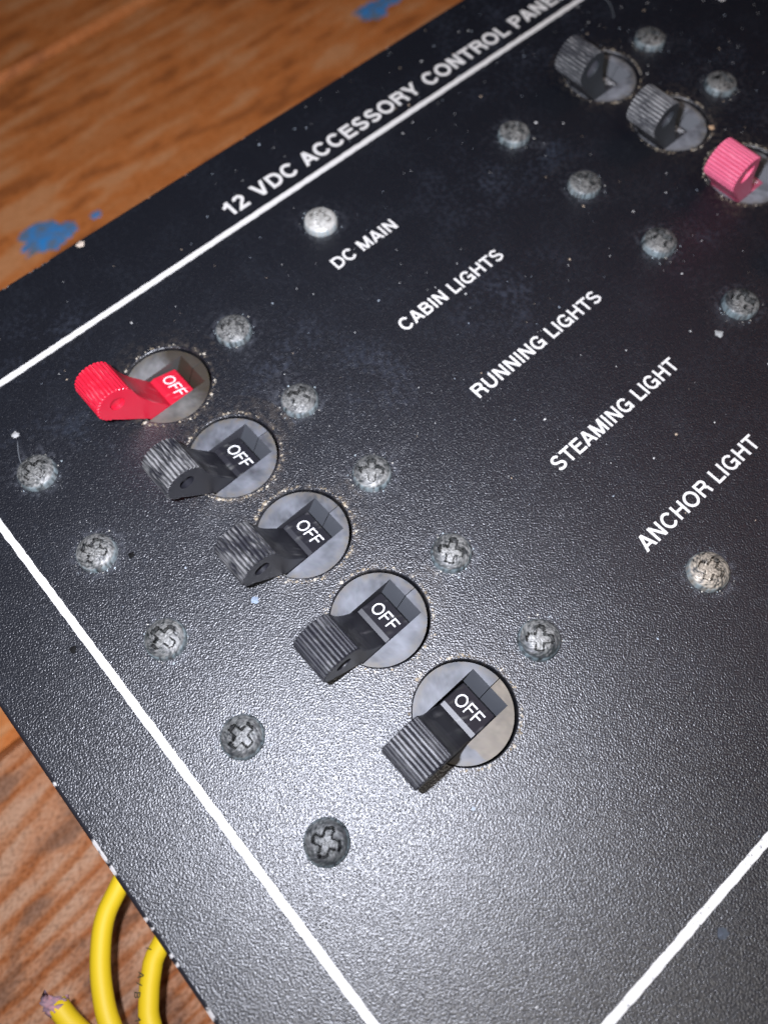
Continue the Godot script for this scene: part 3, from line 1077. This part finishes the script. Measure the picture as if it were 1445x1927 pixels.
# ---------------------------------------------------------------- dust and crumbs
func dust(panel: Node3D, spots: Array) -> void:
	var st := begin()
	# a crumb: a squashed octahedron
	var c := [Vector3(1, 0, 0), Vector3(0.2, 0, 0.9), Vector3(-0.9, 0, 0.3), Vector3(-0.4, 0, -0.8), Vector3(0.6, 0, -0.7)]
	for i in 5:
		var a: Vector3 = c[i]
		var b: Vector3 = c[(i + 1) % 5]
		tri(st, a, b, Vector3(0.1, 0.8, 0.05), a + b + Vector3(0, 1.5, 0))
		tri(st, a, b, Vector3(0, -0.3, 0), a + b - Vector3(0, 3, 0))
	var crumb := finish(st)
	var at := []
	var tone := []
	var put := func(x: float, y: float, h: float, size: float, col: Color) -> void:
		var b := Basis(Vector3.UP, rng.randf() * TAU).scaled(Vector3(size * rng.randf_range(0.6, 1.5), size * rng.randf_range(0.4, 0.9), size * rng.randf_range(0.6, 1.4)) * U)
		at.append(Transform3D(b, v(x, y, h)))
		tone.append(col)
	var free := func(x: float, y: float) -> bool:
		for s in spots:
			if Vector2(x - s.x, y - s.y).length() < HOLE + 0.03:
				return false
		return true
	# grit along the rims of the holes
	for s in spots:
		for i in 420:
			var a := rng.randf() * TAU
			var thick := clampf(noise.get_noise_3d(cos(a) * 1.4, sin(a) * 1.4, s.y * 5.0 + s.x) * 1.2 + 0.55, 0.0, 1.0)
			if rng.randf() > thick:
				continue
			var r := HOLE + 0.012 + absf(rng.randfn(0.0, 0.016))
			put.call(s.x + cos(a) * r, s.y + sin(a) * r, 0.0 if r > HOLE + 0.02 else -0.008, 0.003 + 0.011 * pow(rng.randf(), 2.0), [Color(0.30, 0.25, 0.18), Color(0.16, 0.13, 0.09), Color(0.42, 0.38, 0.31)][rng.randi() % 3])
	# specks all over, thicker towards the far end and round the screws
	for i in 1500:
		var x := rng.randf_range(X0 + 0.1, X1 - 0.1)
		var y := rng.randf_range(Y0 + 0.1, Y1 - 0.1)
		var keep := clampf(0.16 + 0.10 * x - 0.10 * y + 0.5 * noise.get_noise_2d(x * 0.8, y * 0.8), 0.03, 0.9)
		if rng.randf() < keep and free.call(x, y):
			put.call(x, y, 0.0, 0.0035 + 0.010 * pow(rng.randf(), 3.0), [Color(0.5, 0.5, 0.48), Color(0.35, 0.40, 0.45), Color(0.42, 0.33, 0.24), Color(0.62, 0.62, 0.6)][rng.randi() % 4])
	for s in screw_places():
		for i in 14:
			var a := rng.randf() * TAU
			var r := 0.175 + absf(rng.randfn(0.0, 0.03))
			put.call(s[0] + cos(a) * r, s[1] + sin(a) * r, 0.0, rng.randf_range(0.003, 0.008), Color(0.36, 0.42, 0.44) if rng.randf() < 0.6 else Color(0.5, 0.48, 0.42))
	# pinholes and grime on the white lines
	for i in 260:
		var across := rng.randf_range(-0.032, 0.032)
		var pick := rng.randi() % 3
		var tone_ := Color(0.25, 0.26, 0.28) if rng.randf() < 0.6 else Color(0.05, 0.05, 0.05)
		if pick == 0:
			put.call(-0.491 + across, rng.randf_range(-1.0, 6.0), 0.003, rng.randf_range(0.002, 0.005), tone_)
		elif pick == 1:
			put.call(rng.randf_range(-0.4, 9.0), -1.039 + across, 0.003, rng.randf_range(0.002, 0.005), tone_)
		else:
			put.call(rng.randf_range(0.5, 6.0), 6.1 + across, 0.003, rng.randf_range(0.003, 0.008), tone_)
	var mm := MultiMesh.new()
	mm.transform_format = MultiMesh.TRANSFORM_3D
	mm.use_colors = true
	mm.mesh = crumb
	mm.instance_count = at.size()
	for i in at.size():
		mm.set_instance_transform(i, at[i])
		mm.set_instance_color(i, tone[i])
	var o := MultiMeshInstance3D.new()
	o.name = "dust_specks"
	o.multimesh = mm
	o.material_override = M.dust
	o.set_meta("kind", "stuff")
	panel.add_child(o, true)
	# larger flakes one can pick out
	flake(panel, 0.07, -0.472, 0.032, Color(0.36, 0.36, 0.35))
	flake(panel, 5.596, 3.085, 0.04, Color(0.32, 0.33, 0.32))
	flake(panel, 1.713, -1.937, 0.04, Color(0.62, 0.52, 0.42))
	flake(panel, 7.642, 1.334, 0.034, Color(0.5, 0.33, 0.2))
	flake(panel, 1.676, 6.27, 0.036, Color(0.07, 0.08, 0.095))
	flake(panel, 0.73, 2.21, 0.03, Color(0.22, 0.27, 0.34))
	flake(panel, 0.196, 1.2, 0.026, Color(0.004, 0.004, 0.004))
	flake(panel, -0.612, 1.551, 0.03, Color(0.006, 0.006, 0.006))
	flake(panel, 7.097, 0.9, 0.026, Color(0.6, 0.56, 0.3), -0.02)
	# stray hairs and lint
	for path in [[0.05, -0.40, -0.02, -0.26, -0.06, -0.12], [8.2, -0.55, 8.35, -0.75, 8.4, -1.0]]:
		var pts := []
		for i in range(0, 6, 2):
			pts.append(v(path[i], path[i + 1], 0.006))
		part("lint", tube(pts, 0.0045, 6), M.lint, panel)
	flake(panel, 7.30, 0.05, 0.05, Color(0.75, 0.72, 0.7), -0.06)

func flake(panel: Node3D, x: float, y: float, size: float, col: Color, h := 0.0) -> void:
	var st := begin()
	var n := 19
	var edge := []
	for i in n:
		var a := TAU * i / n
		var r := size * (1.0 + 0.55 * noise.get_noise_3d(cos(a) * 1.2 + x * 3.0, sin(a) * 1.2, y * 7.0)) * rng.randf_range(0.85, 1.15)
		edge.append(v(cos(a) * r, sin(a) * r, 0.001))
	var top := v(0, 0, size * 0.28)
	for i in n:
		var t := col * rng.randf_range(0.75, 1.2)
		t.a = 1.0
		tri(st, edge[i], edge[(i + 1) % n], top, Vector3.UP, t, t, t)
	part("flake", finish(st), M.dust, panel, v(x, y, h))


# ---------------------------------------------------------------- wires
func tube(path: Array, radius: float, seg := 20) -> ArrayMesh:
	var curve := Curve3D.new()
	for i in path.size():
		var a: Vector3 = path[maxi(i - 1, 0)]
		var b: Vector3 = path[mini(i + 1, path.size() - 1)]
		curve.add_point(path[i], -(b - a) / 6.0, (b - a) / 6.0)
	var len := curve.get_baked_length()
	var n := int(len / (0.06 * U))
	var st := begin()
	st.set_smooth_group(0)
	var rows := []
	var side := Vector3.ZERO
	for i in n + 1:
		var s := len * i / n
		var p := curve.sample_baked(s, true)
		var d := (curve.sample_baked(minf(s + 0.0004, len), true) - curve.sample_baked(maxf(s - 0.0004, 0.0), true)).normalized()
		if side == Vector3.ZERO:
			side = d.cross(Vector3.UP).normalized()
		side = (side - d * side.dot(d)).normalized()
		var up := side.cross(d)
		var row := []
		for k in seg:
			var a := TAU * k / seg
			row.append(p + (side * cos(a) + up * sin(a)) * radius * U)
		rows.append([p, row])
	for i in n:
		for k in seg:
			var a: Vector3 = rows[i][1][k]
			var b: Vector3 = rows[i + 1][1][k]
			var c: Vector3 = rows[i + 1][1][(k + 1) % seg]
			var e: Vector3 = rows[i][1][(k + 1) % seg]
			var hint: Vector3 = a + c - rows[i][0] - rows[i + 1][0]
			tri(st, a, b, c, hint)
			tri(st, a, c, e, hint)
	for end in [0, n]:
		for k in seg:
			tri(st, rows[end][0], rows[end][1][k], rows[end][1][(k + 1) % seg], rows[end][0] - rows[1 if end == 0 else n - 1][0])
	return finish(st)

func make_wires() -> void:
	var r := 0.093
	var h := -1.95
	# under the panel they run to the breakers; at the other end they drop onto the bench
	var a := thing("wire", "yellow insulated wire curving out from under the panel, the one further from the lettering", "wire")
	a.set_meta("label", "plain yellow wire emerging highest along the panel's chipped edge")
	a.set_meta("group", "yellow wires beside the panel")
	part("insulation", tube([v(0.9, 2.6, -2.2), v(-0.2, 2.45, -2.0), v(-1.2, 2.56, h), v(-1.83, 2.875, h), v(-2.105, 3.02, h), v(-2.30, 3.235, h), v(-2.445, 3.48, h), v(-2.545, 3.762, h), v(-2.56, 4.1, h), v(-2.4, 4.9, -2.2), v(-1.9, 5.9, -2.7), v(-1.2, 6.8, BENCH + r)], r), M.yellow_insulation, a)
	var b := thing("wire", "yellow wire printed with small black characters, nearest the panel edge", "wire")
	b.set_meta("group", "yellow wires beside the panel")
	var hb := -2.0
	part("insulation", tube([v(1.0, 3.5, -2.3), v(-0.3, 3.25, -2.1), v(-1.2, 3.33, hb), v(-1.88, 3.556, hb), v(-2.05, 3.671, hb), v(-2.196, 3.837, hb), v(-2.29, 4.0, hb), v(-2.33, 4.3, hb), v(-2.2, 5.0, -2.3), v(-1.7, 6.0, -2.8), v(-1.2, 6.9, BENCH + r)], r), M.yellow_insulation, b)
	# print on the wire: small characters on its left flank, reading down its length
	var marks := [["I", Vector2(-1.94, 3.507), Vector2(-0.80, 0.6)], ["A", Vector2(-2.113, 3.634), Vector2(-0.68, 0.73)], ["/", Vector2(-2.165, 3.681), Vector2(-0.66, 0.75)], ["B", Vector2(-2.225, 3.739), Vector2(-0.62, 0.78)], ["1", Vector2(-2.331, 3.899), Vector2(-0.45, 0.89)]]
	for m in marks:
		var along := Vector2(m[2].x, m[2].y).normalized()
		var up2 := Vector2(along.y, -along.x)
		var cap := 0.062
		var base: Vector2 = m[1]
		var wide: float = ADVANCE[m[0]]
		var place := func(p: Vector2, t: float) -> Vector3:
			var q := base + along * (p.x - wide / 2.0) * cap + up2 * (p.y - 0.5) * cap
			# lift onto the round flank
			var off := 0.035 - (p.y - 0.5) * cap
			return v(q.x, q.y, hb + sqrt(maxf(r * r - off * off, 0.0)) + 0.0012 * t)
		part("wire_lettering", text_mesh(m[0], 0.14, place, Vector3.UP), M.wire_print, b)
	var c := thing("wire", "short yellow wire with a purple frayed end lying on the bench", "wire")
	c.set_meta("group", "yellow wires beside the panel")
	part("insulation", tube([v(-2.86, 3.30, -2.05), v(-2.84, 3.52, -2.05), v(-2.75, 3.85, -2.05), v(-2.55, 4.4, -2.1), v(-2.2, 5.2, -2.4), v(-1.8, 6.1, -2.8), v(-1.3, 7.1, BENCH + r)], r), M.yellow_insulation, c)
	# tattered purple end
	var st := begin()
	st.set_smooth_group(0)
	var rows := []
	var seg := 26
	var d := Vector3(-0.02, 0, -0.22).normalized()
	var sd := d.cross(Vector3.UP).normalized()
	for i in 12:
		var t := float(i) / 11.0
		var row := []
		for k in seg:
			var a2 := TAU * k / seg
			var n := noise.get_noise_3d(cos(a2) * 1.6, sin(a2) * 1.6, t * 3.0)
			var rad := r * (0.98 + 0.6 * n) * (1.0 if t < 0.6 else sqrt(maxf(0.0, 1.0 - pow((t - 0.6) / 0.4, 2.0))))
			var p := v(-2.862, 3.36, -2.05) + d * (t * (0.12 + 0.07 * cos(a2 - 2.2)) + 0.08 * n * t) * U
			var cc := Color(0.42, 0.25, 0.27).lerp(Color(0.27, 0.19, 0.24), clampf(0.5 + 1.4 * noise.get_noise_3d(a2, t * 3.0, 5.0), 0.0, 1.0)).lerp(Color(0.62, 0.30, 0.30), clampf(1.8 * noise.get_noise_3d(a2 * 2.0, t * 5.0, 15.0), 0.0, 1.0))
			row.append([p + (sd * cos(a2) + Vector3.UP * sin(a2)) * rad * U, cc])
		rows.append(row)
	for i in 11:
		for k in seg:
			var q0 = rows[i][k]
			var q1 = rows[i + 1][k]
			var q2 = rows[i + 1][(k + 1) % seg]
			var q3 = rows[i][(k + 1) % seg]
			var hint: Vector3 = sd * cos(TAU * (k + 0.5) / seg) + Vector3.UP * sin(TAU * (k + 0.5) / seg) + d * 0.1
			tri(st, q0[0], q1[0], q2[0], hint, q0[1], q1[1], q2[1])
			tri(st, q0[0], q2[0], q3[0], hint, q0[1], q2[1], q3[1])
	part("frayed_end", finish(st), M.frayed_end, c)
